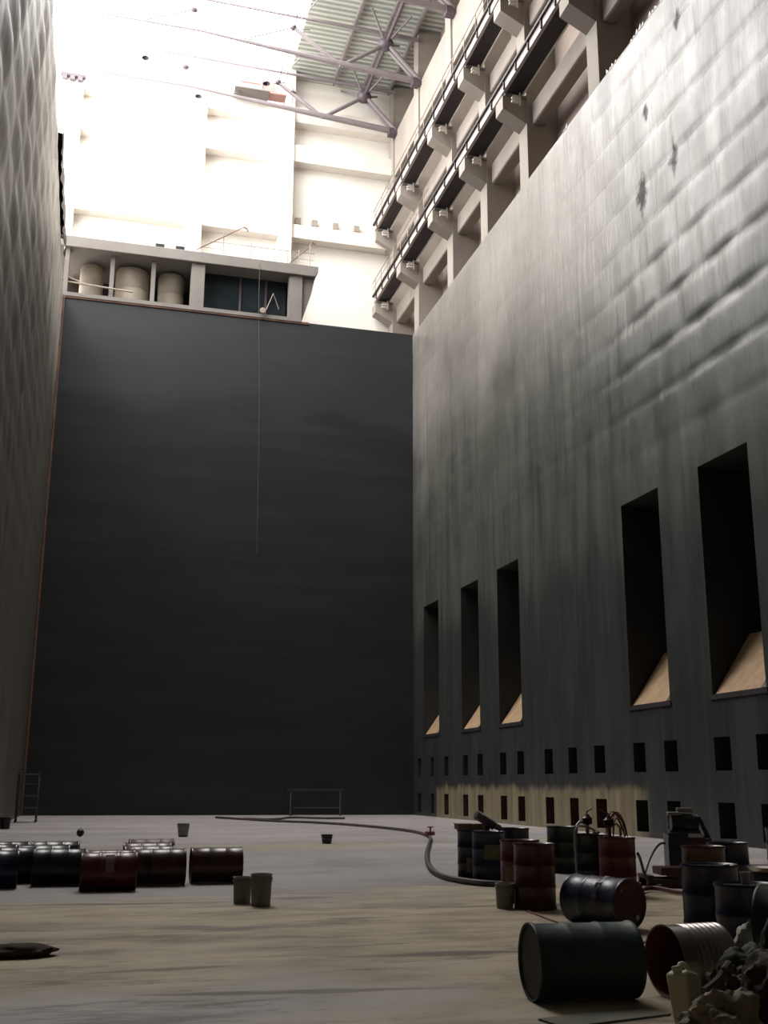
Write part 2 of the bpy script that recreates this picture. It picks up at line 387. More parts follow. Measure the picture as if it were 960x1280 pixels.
b = bm_new(); box(b, XR+.45, XR+1.8, -12, YB, HL-1.6, HL-1.3); struct('trim_4', b, M_CONC, 'slab behind the top of the right wall', 'slab')
b = bm_new(); box(b, -8, 21, YE+.4, YB, HL-1.0, HL-.6); struct('trim_5', b, M_CONC, 'slab behind the top of the dark wall', 'slab')
b = bm_new(); box(b, -9, 22, -12.4, -12, -1, ROOFZ+1); struct('wall_front', b, M_CONC2, 'wall behind the camera', 'wall')
b = bm_new(); box(b, -8.1, 21, -12, OPY0, ROOFZ, ROOFZ+.2); box(b, OPX1, 21, OPY0, YB, ROOFZ, ROOFZ+.2)
struct('ceiling', b, M_ROOF, 'grey corrugated roof sheeting', 'roof')

# ------------------------------------------------------------------ far wall frame
pos = ['left', 'middle', 'right']
for i, (x0, x1) in enumerate(((4.1, 5.25), (10.45, 11.35))):
    b = bm_new(); box(b, x0, x1, YB-1.1, YB, HL-2, ROOFZ)
    tag(obj('wall_column', b, M_BEAMW), 'white column on the far wall, %s one of two' % pos[i*2], 'column', 'far wall columns')
b = bm_new(); box(b, -4.2, -3.0, YB-1.1, YB, HL-2, ROOFZ); tag(obj('wall_column', b, M_BEAMW), 'white corner column of the far wall behind the left wall', 'column', 'far wall columns')
for (z, hgt, lab) in ((38.05, 1.0, 'lowest'), (43.9, 1.3, 'middle'), (47.0, 1.2, 'topmost')):
    b = bm_new(); box(b, -5, XR+.6, YB-.85, YB, z, z+hgt)
    tag(obj('wall_beam', b, M_BEAMW), '%s white horizontal beam across the far wall' % lab, 'beam', 'far wall beams')
M_BRACKET = mat('bracket_grey', s2l(150, 140, 130), .8)  # even grey of the small wall brackets
for z, xs in ((29.9, (12.9, 14.4, 15.8, 17.1)), (39.4, (11.9, 13.1, 14.6, 16.1))):
    for q, x in enumerate(xs):
        b = bm_new(); box(b, x-.2, x+.2, YB-.35, YB, z, z+.45); prism(b, [(x-.1, z), (x+.1, z), (x, z-.2)], 1, YB-.3, YB-.1)
        tag(obj('wall_bracket', b, M_BRACKET), 'small grey bracket in the %s row on the right of the far wall' % ('lower' if z < 35 else 'upper'), 'bracket', 'far wall brackets, %s row' % ('lower' if z < 35 else 'upper'))

# ------------------------------------------------------------------ right columns, corbels, crane beams
CY = [67.2, 61.0, 54.3, 48.7, 43.2, 35.7, 29.6]
XC = XR+.16
names_c = ['column in the far right corner behind the dark wall', 'column rising beside the top right corner of the dark wall', 'second pale column from the dark wall', 'third pale column from the dark wall',
           'fourth pale column from the dark wall', 'large near column above the brightest part of the right wall', 'dark nearest column at the top right']
for i, y in enumerate(CY):
    t = thing('concrete_column', 'concrete '+names_c[i], 'column', (XC, y, HL-1.3), 0, 'columns above the right wall')
    b = bm_new(); box(b, 0, 1.6, -.5, .5, 0, ROOFZ-HL+1.2); obj('shaft', b, M_CONC, t)
    for zt in (33.75, 39.2):
        z = zt-(HL-1.3)
        b = bm_new(); prism(b, [(.02, z-1.35), (.02, z), (-1.2, z), (-1.2, z-.7)], 1, -.46, .46); obj('corbel', b, M_CONC, t)
        b = bm_new(); box(b, -1.1, .02, -.55, .55, z-.02, z+.12); obj('bearing_plate', b, M_CONC2, t)
    b = bm_new(); prism(b, [(.02, 12.4), (.02, 13.6), (-.45, 13.6), (-.45, 13.1)], 1, -.4, .4); obj('cap', b, M_CONC, t)
bays = list(zip(CY, CY[1:]))+[(29.6, 23.0)]
bayn = ['in the farthest bay', 'in the second bay from the far wall', 'in the third bay from the far wall', 'in the fourth bay from the far wall', 'in the wide fifth bay', 'in the bay before the nearest column', 'in the nearest bay']
for lev, zt in (('lower', 33.87), ('upper', 39.32)):
    for i, (ya, yb) in enumerate(bays):
        t = thing('crane_beam', '%s crane runway beam with dark top rail %s' % (lev, bayn[i]), 'beam', (XR-1.05, (ya+yb)/2, zt), 0, '%s crane runway' % lev)
        h = (ya-yb)/2-.01
        b = bm_new(); box(b, 0, .16, -h, h, 0, .42); obj('web', b, M_WEB, t)
        b = bm_new(); box(b, .16, .95, -h+.5, h-.5, .0, .1); obj('soffit', b, M_DARKST, t)  # unlit underside, its darkness put into the plate colour
        b = bm_new(); box(b, -.12, .5, -h, h, .42, .54); box(b, .25, .33, -h, h, .54, .68); obj('top_rail', b, M_DARKST, t)
        b = bm_new(); box(b, .95, 1.02, -h+.5, h-.5, -.05, .12); obj('flange', b, M_BEAMW, t)
        ns = int(2*h/1.4)
        for q in range(ns):
            yq = -h+(q+.5)*2*h/ns
            b = bm_new(); box(b, -.07, 0, yq-.05, yq+.05, .0, .42); obj('stiffener', b, M_DARKST, t)
        if lev == 'upper' or i < 2:
            rl = None
            b = bm_new(); tube(b, [(-.1, -h, 1.45), (-.1, h, 1.45)], .03, 6); tube(b, [(-.1, -h, 1.0), (-.1, h, 1.0)], .02, 6); rl = obj('handrail', b, M_RAIL, t)
            for q in range(ns):
                yq = -h+(q+.5)*2*h/ns
                b = bm_new(); tube(b, [(-.1, yq, .5), (-.1, yq, 1.46)], .025, 6); obj('rail_post', b, M_RAIL, rl)
        # pale tie beam between the columns
        b = bm_new(); box(b, XC+.25, XC+.95, yb+.5, ya-.5, zt-1.5, zt-.35)
        tag(obj('tie_beam', b, M_CONC, bevel=.12), 'pale rounded tie beam behind the %s crane beam %s' % (lev, bayn[i]), 'beam', '%s tie beams' % lev)
    short_c = ['far corner column', 'column beside the dark wall corner', 'second column from the dark wall', 'third column from the dark wall', 'fourth column from the dark wall', 'large near column']
    for i, y in enumerate(CY[:-1]):
        t = thing('bracket_fitting', 'white clamp on the %s corbel, %s' % (lev, short_c[i]), 'bracket', (XR-.5, y-.66, zt-.2), 0, '%s white clamps' % lev)
        b = bm_new(); box(b, .22, .3, -.05, .03, -.45, .2); box(b, -.1, .3, -.05, .03, -.02, .03); obj('arm', b, M_BEAMW, t)
        for zz_ in (-.14, -.32):
            b = bm_new(); box(b, -.18, .18, -.1, .05, zz_-.05, zz_+.05); obj('clamp', b, M_BEAMW, t, bevel=.02)
# ring beam at the eaves and roof beam ends
for i, (ya, yb) in enumerate(bays):
    b = bm_new(); box(b, XC+.12, XC+.6, yb+.5, ya-.5, 43.6, 46.9)
    tag(obj('eaves_beam', b, M_CONC), 'deep pale eaves beam under the roof %s' % bayn[i], 'beam', 'eaves beams')

# ------------------------------------------------------------------ roof trusses
def truss(y, lab, hubs=True):
    t = thing('roof_truss', lab, 'truss', (0, y, 46.9), 0, 'roof trusses')
    b = bm_new(); tube(b, [(-6, 0, .9), (4, 0, .95), (13, 0, .35), (18.5, 0, 0)], [.06, .08, .2, .22], 8); obj('bottom_chord', b, M_TRUSS, t)
    b = bm_new(); tube(b, [(-6, 0, 3.4), (18.5, 0, 3.2)], [.04, .13], 8); obj('top_chord', b, M_TRUSS, t)
    xs = [18.5, 16.2, 13.2, 10.0, 6.8, 3.6, .4, -2.8, -6]
    for q, (a, c_) in enumerate(zip(xs, xs[1:])):
        bz = lambda x: 0 if x > 18 else (.2 if x > 12 else .9)
        p, r = ((a, 0, bz(a)), (c_, 0, 2.4)) if q % 2 == 0 else ((a, 0, 2.4), (c_, 0, bz(c_)))
        for dy in ((-.18, .18) if q == 0 else (0,)):
            b = bm_new(); tube(b, [(p[0], dy, p[2]), (r[0], dy, r[2])], .14 if q < 3 else .05, 8); obj('diagonal', b, M_TRUSS, t)
    for x in (16.2, 10.0, 3.6):
        b = bm_new(); hs = 1.2 if x > 16 else .5; lathe(b, [(.15*hs, -.35*hs), (.38*hs, -.2*hs), (.45*hs, 0), (.38*hs, .2*hs), (.15*hs, .35*hs)], 12, Matrix.Translation((x, 0, 2.4))); h_ = obj('joint', b, M_HUB, t, smooth=True)
        for k2 in range(4):
            b = bm_new(); a_ = pi/4+k2*pi/2; tube(b, [(x, 0, 2.4), (x+cos(a_)*1.9, sin(a_)*2.2, 3.7)], .075 if x > 16 else .035, 6); obj('strut', b, M_TRUSS, h_)
    b = bm_new(); box(b, 18.0, 18.75, -.3, .3, -.35, .1); obj('bearing_shoe', b, M_HUB, t)
    return t
tl = ['roof truss over the far wall, farthest back', 'roof truss landing on the wall above the dark wall corner', 'roof truss landing at the very top of the picture', 'roof truss above the third column', 'roof truss nearest the viewer above the frame']
for y, l in zip((66.3, 60.4, 53.3, 46.3, 39.5), tl): truss(y, l)
for q, x in enumerate((16.2, 10.0)):
    b = bm_new(); tube(b, [(x, 39.5, 49.3), (x, 66.3, 49.3)], (.12, .04)[q], 8); tag(obj('longitudinal_tube', b, M_HUB), 'long steel tube linking the roof trusses, %s one' % ('right' if q == 0 else 'left'), 'tube', 'tubes linking the trusses')
for q, x in enumerate((14.2, 16.4, 18.3)):
    b = bm_new(); box(b, x-.08, x+.08, 38, 67.5, ROOFZ-.35, ROOFZ-.02); tag(obj('purlin', b, M_TRUSS), 'straight steel purlin under the corrugated roof, %s of three' % ('left', 'middle', 'right')[q], 'purlin', 'purlins')
# lamps hung from the trusses and the hoist on the ledge
def hung_lamp(px, py, y, lab):
    p = hit(px, py, 1, y); t = thing('hanging_lamp', lab, 'lamp', p, 0, 'high bay lamps')
    b = bm_new(); lathe(b, [(.06, .3), (.09, .2), (.22, 0), (.23, -.04)], 16, None, True, False); obj('lamp_shade', b, M_HUB, t, smooth=True)
    b = bm_new(); tube(b, [(0, 0, .45), (0, 0, 47.8-p.z)], .02, 6); obj('hanger', b, M_HUB, t)
for a in ((182, 72, 60.4, 'leftmost small lamp hanging in the white glare'), (248, 120, 66.3, 'small lamp hanging left of the pinkish hoist cabin'), (333, 104, 60.4, 'small lamp hanging above the pinkish hoist cabin'), (366, 116, 66.3, 'small lamp hanging right of the pinkish hoist cabin')):
    hung_lamp(*a)
p0 = hit(291, 152, 1, 66.5); p1 = hit(347, 152, 1, 66.5)
t = thing('hoist_cabin', 'pinkish brown hoist cabin with a pink stripe on the upper beam of the far wall', 'hoist', (p0.x, 66.6, 48.22))
b = bm_new(); box(b, .1, 1.9, -.7, .6, 0, 1.0); obj('cabin', b, mat('mauve_paint', s2l(150, 122, 118), .6), t, bevel=.05)
b = bm_new(); prism(b, [(1.9, 0), (1.9, 1.0), (2.6, 1.0), (2.9, .15), (3.6, .1), (3.6, 0)], 1, -.5, .4); obj('jib', b, mat('brown_paint', s2l(150, 112, 104), .6), t)
b = bm_new(); box(b, .4, 1.7, -.74, -.7, .4, .58); obj('stripe', b, mat('pink_stripe', s2l(226, 120, 110), .6), t)
b = bm_new(); box(b, 0, 2.4, -.8, .6, -.1, 0); obj('base_frame', b, M_CONC2, t)
# cable reel like fixture high on the left
p = hit(92, 97, 1, 66.9); t = thing('wall_fixture', 'dark slatted fixture high on the far wall near the left edge', 'fixture', (p.x, 66.85, p.z))
b = bm_new(); box(b, -.8, .8, -.3, .0, -.08, .1); obj('arm', b, M_HUB, t)
for q in range(3):
    b = bm_new(); box(b, -.7+q*.5, -.4+q*.5, -.32, -.05, -.35, -.06); obj('louvre', b, M_HUB, t)
b = bm_new(); box(b, -.1, .1, 0, 1.1, -.05, .05); obj('wall_mount', b, M_HUB, t)
# black tarp over the top of the left wall
b = bm_new()
ny = 40; prof = []
for i in range(ny+1):
    y = 46.0+10.5*i/ny; w_ = .04*sin(i*1.3)+.03*sin(i*.6); hh = 1.0+.2*sin(i*.5)+.15*sin(i*1.9)
    prof.append([b.verts.new((XL+.1+w_, y, HL+.01)), b.verts.new((XL+.14+w_, y, HL+.4)), b.verts.new((XL+.1+w_, y, HL+hh)), b.verts.new((XL-.2, y, HL+hh+.05)), b.verts.new((XL-.35, y, HL+.01))])
for a, c_ in zip(prof, prof[1:]):
    for q in range(4): b.faces.new((a[q], a[q+1], c_[q+1], c_[q]))
tag(obj('black_tarp', b, M_BLACK, smooth=True), 'black tarp draped over the top of the left wall', 'tarp')

# ------------------------------------------------------------------ gallery on top of the dark wall
G = thing('gallery', 'concrete gallery with two wide openings on top of the dark wall', 'gallery', (0, YE, HL))
b = bm_new(); prism(b, [(XL-.4, 3.05), (XL-.4, 3.75), (12.1, 3.75), (12.1, 3.35), (11.9, 3.05)], 1, -.25, 5.0); obj('roof_slab', b, M_GALL, G, bevel=.04)
b = bm_new(); box(b, 4.35, 5.15, -.05, .6, 0, 3.05); obj('pillar', b, M_GALL, G)
b = bm_new(); box(b, 10.35, 11.15, -.05, .6, 0, 3.05); obj('pillar', b, M_GALL, G)
b = bm_new(); prism(b, [(11.15, 0), (11.15, 3.05), (11.95, 3.05), (11.75, 2.0)], 1, .1, 4.8); obj('haunch', b, M_CONC2, G)
b = bm_new(); box(b, XL-.1, XL+.15, -.05, .6, 0, 3.05); obj('side_pier', b, M_GALL, G)
b = bm_new(); box(b, XL-.4, 11.15, 4.3, 4.6, 0, 3.05); obj('rear_wall', b, mat('gallery_rear', s2l(66, 58, 54), .8, var=.5, vscale=.5), G)
b = bm_new(); box(b, XL-.4, 11.15, -.1, 4.3, -.02, .22); obj('kerb', b, M_GALL, G)
b = bm_new(); box(b, 5.15, 10.35, 1.1, 1.2, .22, 3.05); gl = obj('window_pane', b, M_GLASSD, G)
for x in (7.4, 9.0):
    b = bm_new(); box(b, x, x+.12, 1.0, 1.1, .22, 3.05); obj('mullion', b, M_HUB, gl)
for x in (-.4, 2.0):
    b = bm_new(); box(b, x, x+.25, .3, .5, .2, 3.05); obj('post', b, M_GALL, G)
b = bm_new(); tube(b, [(XL+.15, .1, .95), (1.0, .1, .75)], .05, 6); tube(b, [(XL+.15, .1, 1.25), (XL+1.5, .1, .8)], .04, 6); obj('sloping_rail', b, M_RAIL, G)
# white sheeted tanks standing in the left bay
for (x, r_, lab) in ((-1.45, .7, 'leftmost pale cylindrical tank inside the gallery'), (.95, 1.02, 'pale cylindrical tank inside the gallery beside the first post'), (3.3, .8, 'dimmer cylindrical tank inside the gallery beside the pillar')):
    b = bm_new(); lathe(b, [(r_*.97, .0), (r_, .1), (r_, 1.25), (r_*.97, 1.3), (r_, 1.35), (r_, 2.5), (r_*.9, 2.65), (r_*.3, 2.7)], 28, Matrix.Translation((x, YE+2.0, HL+.23))); tag(obj('storage_tank', b, M_SHEET, smooth=True), lab, 'tank', 'tanks in the gallery')
# railing on its roof
zt = HL+3.75
R_ = thing('roof_railing', 'thin leaning steel railing on the gallery roof', 'railing', (0, YE, zt))
b = bm_new(); tube(b, [(4.3, 0, .9), (11.9, 0, .95)], .022, 6); tube(b, [(4.3, 0, .45), (11.9, 0, .5)], .016, 6); obj('rail', b, M_RAIL, R_)
b = bm_new(); tube(b, [(4.6, -.1, .2), (7.4, -.1, 2.1)], .035, 6); tube(b, [(7.4, -.1, 2.1), (7.6, -.1, 2.0), (7.65, -.1, 1.85)], .05, 6); obj('leaning_pole', b, M_RUST, R_)
for x, h_ in ((-.2, .9), (2.0, 1.1), (4.5, 1.2), (6.2, 1.7), (7.9, 1.1), (10.2, 1.0), (10.9, 1.1), (11.6, 1.6)):
    b = bm_new(); tube(b, [(x, 0, 0), (x, 0, h_)], .03, 6); obj('rail_post', b, M_RAIL, R_)
b = bm_new(); tube(b, [(10.3, 0, .1), (11.5, 0, 1.3)], .03, 6); tube(b, [(11.6, 0, 1.5), (11.75, 0, 1.75), (11.9, 0, 1.6)], .04, 6); obj('brace', b, M_RUST, R_)
for x, lab in ((2.4, 'left black lamp box on the gallery roof'), (3.6, 'right black lamp box on the gallery roof')):
    t = thing('floodlight', lab, 'floodlight', (x, YE+.1, zt), 0, 'lamp boxes on the gallery roof')
    b = bm_new(); box(b, -.25, .25, -.1, .15, .08, .34); obj('housing', b, M_BLACK, t, bevel=.03)
    b = bm_new(); box(b, -.28, -.22, -.03, .03, 0, .36); box(b, .22, .28, -.03, .03, 0, .36); obj('stand', b, M_BLACK, t)
b = bm_new(); tube(b, smooth_pts([(8.42, YE-.262, HL+3.45), (8.42, YE-.3, HL+3.3), (8.45, YE-.35, HL), (8.7, YE-.3, 24), (8.85, YE-.3, 14.5)]), .013, 6)
tag(obj('hanging_rope', b, mat('pale_rope', s2l(90, 88, 85), .8)), 'thin pale rope hanging from the gallery down the dark wall', 'rope')
t = thing('rope_pulley', 'small pale pulley block beside the rope at the foot of the gallery window', 'pulley', (8.72, YE-.3, HL+.35))
b = bm_new(); lathe(b, [(.16, -.06), (.2, 0), (.16, .06)], 16, Matrix.Rotation(pi/2, 4, 'X')); obj('wheel', b, M_RAIL, t)
b = bm_new(); tube(b, [(.2, 0, .1), (.6, .0, 1.2), (1.0, .2, .3)], .035, 6); obj('arm', b, M_RAIL, t)



# ================================================================== things on the floor
PAINT = {}
def paint(name, col, rough=.33, dirt=.45, c2=None):
    if name not in PAINT:
        PAINT[name] = mat(name, s2l(*[v*.76 for v in col]), rough, 0, .5, var=dirt, vscale=2.4, vstretch=(1, 1, .6), lo=.3, hi=.55, col2=c2, rvar=.15, bump=.15, bscale=5)
    return PAINT[name]
DARKBLUE = paint('dark_blue_paint', (22, 28, 78)); NAVY = paint('navy_paint', (16, 22, 48)); RED = paint('dark_red_paint', (112, 20, 28))
MAROON = paint('maroon_paint', (78, 20, 24)); BROWN = paint('rusty_brown_paint', (96, 46, 30)); GREEN = paint('dark_green_paint', (40, 76, 66), .5)
DGREEN = paint('blackish_green_paint', (24, 46, 42)); OLIVE = paint('olive_paint', (48, 40, 24), .6); BLUEGR = paint('blue_grey_paint', (38, 54, 88), .35)
BLACKP = paint('black_paint', (20, 20, 22)); DRED = paint('deep_red_paint', (88, 22, 24), .5)
M_GREYPL = mat('grey_plastic', s2l(134, 130, 124), .6, var=.2, vscale=4)
M_PAPER = mat('old_paper_label', s2l(130, 108, 100), .8, var=.3, vscale=8)
M_METAL = mat('bung_metal', s2l(150, 146, 140), .35, .8)

def drum_body(R=.29, H=.88, belly=0):
    p = [(R*.97, .012), (R*1.02, 0), (R*1.03, .012), (R*1.03, .026), (R*.99, .04)]
    for c in (H*.34, H*.66):
        p += [(R*.99, c-.03), (R*1.005, c-.018), (R*1.018, c), (R*1.005, c+.018), (R*.99, c+.03)]
    p += [(R*.99, H-.04), (R*1.03, H-.026), (R*1.03, H-.012), (R*1.02, H), (R*.97, H-.012)]
    return p
def drum(lab, x, y, body, lid=None, bottom=None, lying=None, group=None, R=.29, H=.88, name='oil_drum', cat='drum', label_band=None, open_top=False, roll=0, z=0):
    """lying: heading in degrees of the axis (bottom end -> top end); the drum centre is at x,y"""
    t = thing(name, lab, cat, (x, y, z), 0, group)
    lid = lid or body; bottom = bottom or lid
    if lying is None: M = Matrix.Identity(4)
    else:
        M = Matrix.Translation((0, 0, R*1.03)) @ Matrix.Rotation(radians(lying), 4, 'Z') @ Matrix.Rotation(pi/2, 4, 'Y') @ Matrix.Rotation(radians(roll), 4, 'Z') @ Matrix.Translation((0, 0, -H/2))
    def put(b): bmesh.ops.transform(b, matrix=M, verts=b.verts); return b
    b = bm_new(); lathe(b, drum_body(R, H), 40, None, False, False); obj('shell', put(b), body, t, smooth=True)
    b = bm_new(); lathe(b, [(R*.97, .02), (R*.95, .02), (R*.5, .022)], 40, None, False, True); obj('base', put(b), bottom, t, smooth=True)
    if not open_top:
        b = bm_new(); lathe(b, [(R*.98, H-.014), (R*.95, H-.02), (R*.93, H-.028), (R*.5, H-.026)], 40, None, False, True); l = obj('lid', put(b), lid, t, smooth=True)
        for (bx, rr) in ((R*.72, .036), (-R*.72, .02)):
            b = bm_new(); lathe(b, [(rr, H-.03), (rr, H-.01), (rr*.8, H-.006), (rr*.3, H-.006)], 14, Matrix.Translation((bx, 0, 0)), False, True); obj('bung', put(b), M_METAL, l)
    if label_band:
        m_, a0, a1, z0, z1 = label_band; b = bm_new(); n_ = 10; vs = []
        for i in range(n_+1):
            a = radians(a0+(a1-a0)*i/n_); vs.append([b.verts.new((R*1.034*cos(a), R*1.034*sin(a), zz_)) for zz_ in (z0, z1)])
        for p, q in zip(vs, vs[1:]): b.faces.new((p[0], q[0], q[1], p[1]))
        obj('paper_label', put(b), m_, t)
    return t

# right group, farthest first
def dxy(px, Y): return gx(px, Y), Y
drum('black standing drum half out of the right picture edge', *dxy(979, 19.6), BLACKP)
drum('black standing drum with a tan cardboard carton lid, leftmost of the right group', *dxy(592, 19.6), NAVY, BLACKP, label_band=(M_PAPER, 225, 262, .15, .4))
drum('navy standing drum with a pale green label, between the carton-topped and red drums', *dxy(611, 18.9), DARKBLUE, NAVY, label_band=(mat('olive_label', s2l(104, 102, 72), .7, var=.3, vscale=6), 235, 300, .42, .66))
drum('dark violet standing drum behind the two red drums', *dxy(643, 20.3), paint('dark_violet_paint', (30, 24, 38)), BLACKP)
drum('red standing drum with a paper label, half hidden behind the taller-looking red drum', *dxy(650, 15.95), RED, MAROON, label_band=(M_PAPER, 200, 240, .28, .52))
drum('plain dark red standing drum, frontmost standing drum on the left of the right group', *dxy(668, 15.0), MAROON, RED)
drum('dark green standing drum alone behind the red drums', *dxy(703, 20.9), DGREEN, GREEN)
drum('blue-black standing drum with pump fittings on top', *dxy(741, 17.6), NAVY, BLACKP)
drum('red standing drum with thin red hoses on top', *dxy(772, 16.55), RED, DRED)
drum('brown-red standing drum in front of the dark machine', *dxy(880, 13.95), BROWN, DRED)
drum('blue standing drum overlapping the brown-red one on its right', *dxy(911, 14.75), DARKBLUE, NAVY)
drum('large blue standing drum left of the one with a white cup', *dxy(886, 10.75), DARKBLUE, BLUEGR)
BX, BY = dxy(929, 9.35)
drum('blue standing drum with a white cup on its lid', BX, BY, DARKBLUE, BLUEGR, R=.275, H=.81)
drum('lying blue-grey drum with dark red end, in the middle of the right group', *dxy(751, 12.95), BLUEGR, DRED, MAROON, lying=-68, roll=40, H=.88, label_band=(paint('worn_red_band', (96, 40, 44)), 0, 359, .52, .6))
drum('big lying dark green drum, nearest full drum in the foreground', *dxy(722, 8.72), GREEN, MAROON, OLIVE, lying=-4, roll=20)
drum('lying dark green drum cut by the right picture edge above the sacks', *dxy(1014, 8.2), GREEN, DGREEN, GREEN, lying=-50, z=.28)

# cardboard carton and flexible nozzle on the first drum
x, y = dxy(589, 19.55)
t = thing('carton', 'flat tan cardboard carton lying on the leftmost standing drum', 'carton', (x, y, .885), radians(-8))
b = bm_new(); box(b, -.27, .27, -.2, .2, 0, .1); obj('box', b, mat('brown_cardboard', s2l(124, 104, 90), .8, var=.2, vscale=6), t, bevel=.01)
b = bm_new(); box(b, -.29, -.02, -.22, .22, .1, .108); box(b, .02, .29, -.22, .22, .1, .106); obj('flap', b, mat('pale_cardboard', s2l(150, 132, 114), .8), t)
x, y = dxy(609, 18.9)
t = thing('corrugated_nozzle', 'grey ribbed nozzle slanting on top of the navy drum with a green label', 'nozzle', (x, y, .9))
b = bm_new(); A = Vector((-.2, 0, .27)); B_ = Vector((.15, 0, .07)); pts = [A.lerp(B_, i/24) for i in range(25)]; tube(b, pts, [.075+.012*(i % 2) for i in range(25)], 14); obj('ribbed_tube', b, mat('grey_ribbed_rubber', s2l(96, 82, 84), .5, var=.3, vscale=8), t, smooth=True)
b = bm_new(); tube(b, [(.12, 0, .09), (.25, 0, .03), (.27, 0, 0)], [.06, .05, .05], 12); obj('coupling', b, M_METAL, t, smooth=True)
b = bm_new(); prism(b, [(-.04, 0), (.04, 0), (.02, .1), (-.02, .1)], 1, -.05, .05); obj('foot', b, M_RUBBER, t)

# pump on the blue-black drum
def pump(px, Y, lab, k):
    x, y = dxy(px, Y); t = thing('drum_pump', lab, 'pump', (x, y, .87))
    b = bm_new(); tube(b, [(0, 0, 0), (0, 0, .22)], .03, 10); obj('riser', b, M_METAL, t, smooth=True)
    b = bm_new(); lathe(b, [(.05, .16), (.085, .18), (.085, .27), (.05, .3), (.03, .33)], 16); obj('pump_head', b, BLACKP, t, smooth=True)
    b = bm_new(); tube(b, [(0, 0, .2), (-.14*k, 0, .21), (-.2*k, 0, .15), (-.2*k, 0, 0.02)], .022, 8); obj('spout', b, M_METAL, t, smooth=True)
    b = bm_new(); tube(b, [(0, 0, .33), (0, 0, .37), (.12*k, .05, .42)], .012, 8); obj('lever', b, DRED, t)
    b = bm_new(); lathe(b, [(.02, 0), (.05, .0), (.05, .05), (.02, .06)], 12, Matrix.Translation((.1*k, -.1, .0))); obj('valve', b, M_METAL, t)
    return t
pump(736, 17.6, 'black-headed hand pump standing on the blue-black drum', 1)
pump(763, 16.55, 'hand pump with red lever standing on the red drum', -1)
M_REDH = mat('red_hose', s2l(120, 34, 40), .5, var=.3, vscale=6)
M_PINKH = mat('pinkish_hose', s2l(150, 78, 82), .5, var=.3, vscale=6)
x, y = dxy(772, 16.55); x2, y2 = dxy(741, 17.6)
t = thing('red_hose_bundle', 'bundle of thin red hoses looping above the red drum', 'hose', (x, y, .87))
for q in range(6):
    a = random.uniform(-.18, .02); c_ = random.uniform(.1, .26); h_ = random.uniform(.25, .5)
    b = bm_new(); tube(b, smooth_pts([(a, random.uniform(-.1, .1), .01), (a+.02, 0, h_*.7), ((a+c_)/2-.05, 0, h_), (c_-.08, -.02, h_*.5), (c_-.02, random.uniform(-.12, .12), .01)]), .009, 6); obj('hose_loop', b, M_REDH if q % 2 else M_PINKH, t)
t = thing('pale_hose', 'pale bent hose hooked over the left rim of the blue-black drum', 'hose', (x2, y2, 0))
b = bm_new(); tube(b, smooth_pts([(.1, -.1, .9), (-.15, -.05, 1.02), (-.34, -.05, 1.0), (-.35, -.08, .6), (-.34, -.1, .2), (-.3, -.2, .02)]), .018, 8); obj('tube', b, mat('pale_rubber', s2l(150, 142, 136), .5), t, smooth=True)

# dark machine: a tall cabinet with a motor and its pulley guard
x, y = dxy(856, 19.4)
t = thing('air_pump_machine', 'dark machine with motor and pale-capped top behind the brown-red drum', 'machine', (x, y, 0), radians(-20))
b = bm_new(); box(b, -.33, .05, -.3, .3, .05, .82); obj('cabinet', b, NAVY, t, bevel=.02)
b = bm_new(); box(b, .05, .45, -.28, .28, .05, .72); obj('tank_box', b, MAROON, t, bevel=.03)
for sx in (-.28, .4):
    for sy in (-.24, .24):
        b = bm_new(); box(b, sx-.04, sx+.04, sy-.04, sy+.04, 0, .06); obj('foot', b, BLACKP, t)
b = bm_new(); tube(b, [(-.22, 0, .98), (.28, 0, .98)], .17, 24); m_ = obj('motor', b, BLACKP, t, smooth=True)
for q in range(7):
    b = bm_new(); tube(b, [(-.16+q*.06, 0, .98), (-.14+q*.06, 0, .98)], .182, 24); obj('cooling_fin', b, BLACKP, m_)
b = bm_new(); box(b, -.28, .0, -.12, .12, 1.13, 1.19); obj('pale_cap', b, M_GREYPL, t, bevel=.02)
b = bm_new(); box(b, -.1, .2, -.06, .06, 1.19, 1.27); obj('top_bar', b, M_GREYPL, t, bevel=.02)
b = bm_new(); prism(b, [(.25, 1.12), (.32, 1.12), (.52, .66), (.42, .66)], 1, -.14, .14); obj('belt_guard', b, BLACKP, t, bevel=.02)
b = bm_new(); box(b, -.26, .3, -.16, .16, .8, .86); obj('motor_mount', b, BLACKP, t)
x, y = dxy(842, 17.7)
t = thing('steel_skid', 'low dark red steel skid on the floor left of the brown-red drum', 'skid', (x, y, 0), radians(-12))
for sy in (-.3, .22):
    b = bm_new(); box(b, -.55, .6, sy, sy+.08, 0, .14); obj('runner', b, DRED, t)
for sx in (-.5, 0, .5):
    b = bm_new(); box(b, sx-.05, sx+.05, -.32, .32, .14, .2); obj('cross_bar', b, DRED, t)
b = bm_new(); box(b, -.3, .25, -.26, .26, .2, .32); obj('deck_box', b, MAROON, t)
x, y = dxy(943, 17.2)
t = thing('equipment_case', 'low grey-blue case on the floor at the right edge', 'case', (x, y, 0), radians(-15))
b = bm_new(); box(b, -.4, .45, -.3, .3, 0, .3); obj('box', b, mat('dull_grey_blue', s2l(44, 48, 54), .6, var=.3, vscale=3), t, bevel=.02)
b = bm_new(); box(b, -.42, .47, -.32, .32, .3, .36); obj('lid', b, mat('dull_grey', s2l(60, 60, 64), .6), t, bevel=.02)
b = bm_new(); tube(b, [(-.1, -.34, .22), (-.1, -.38, .2), (.1, -.38, .2), (.1, -.34, .22)], .012, 8); obj('handle', b, M_METAL, t)

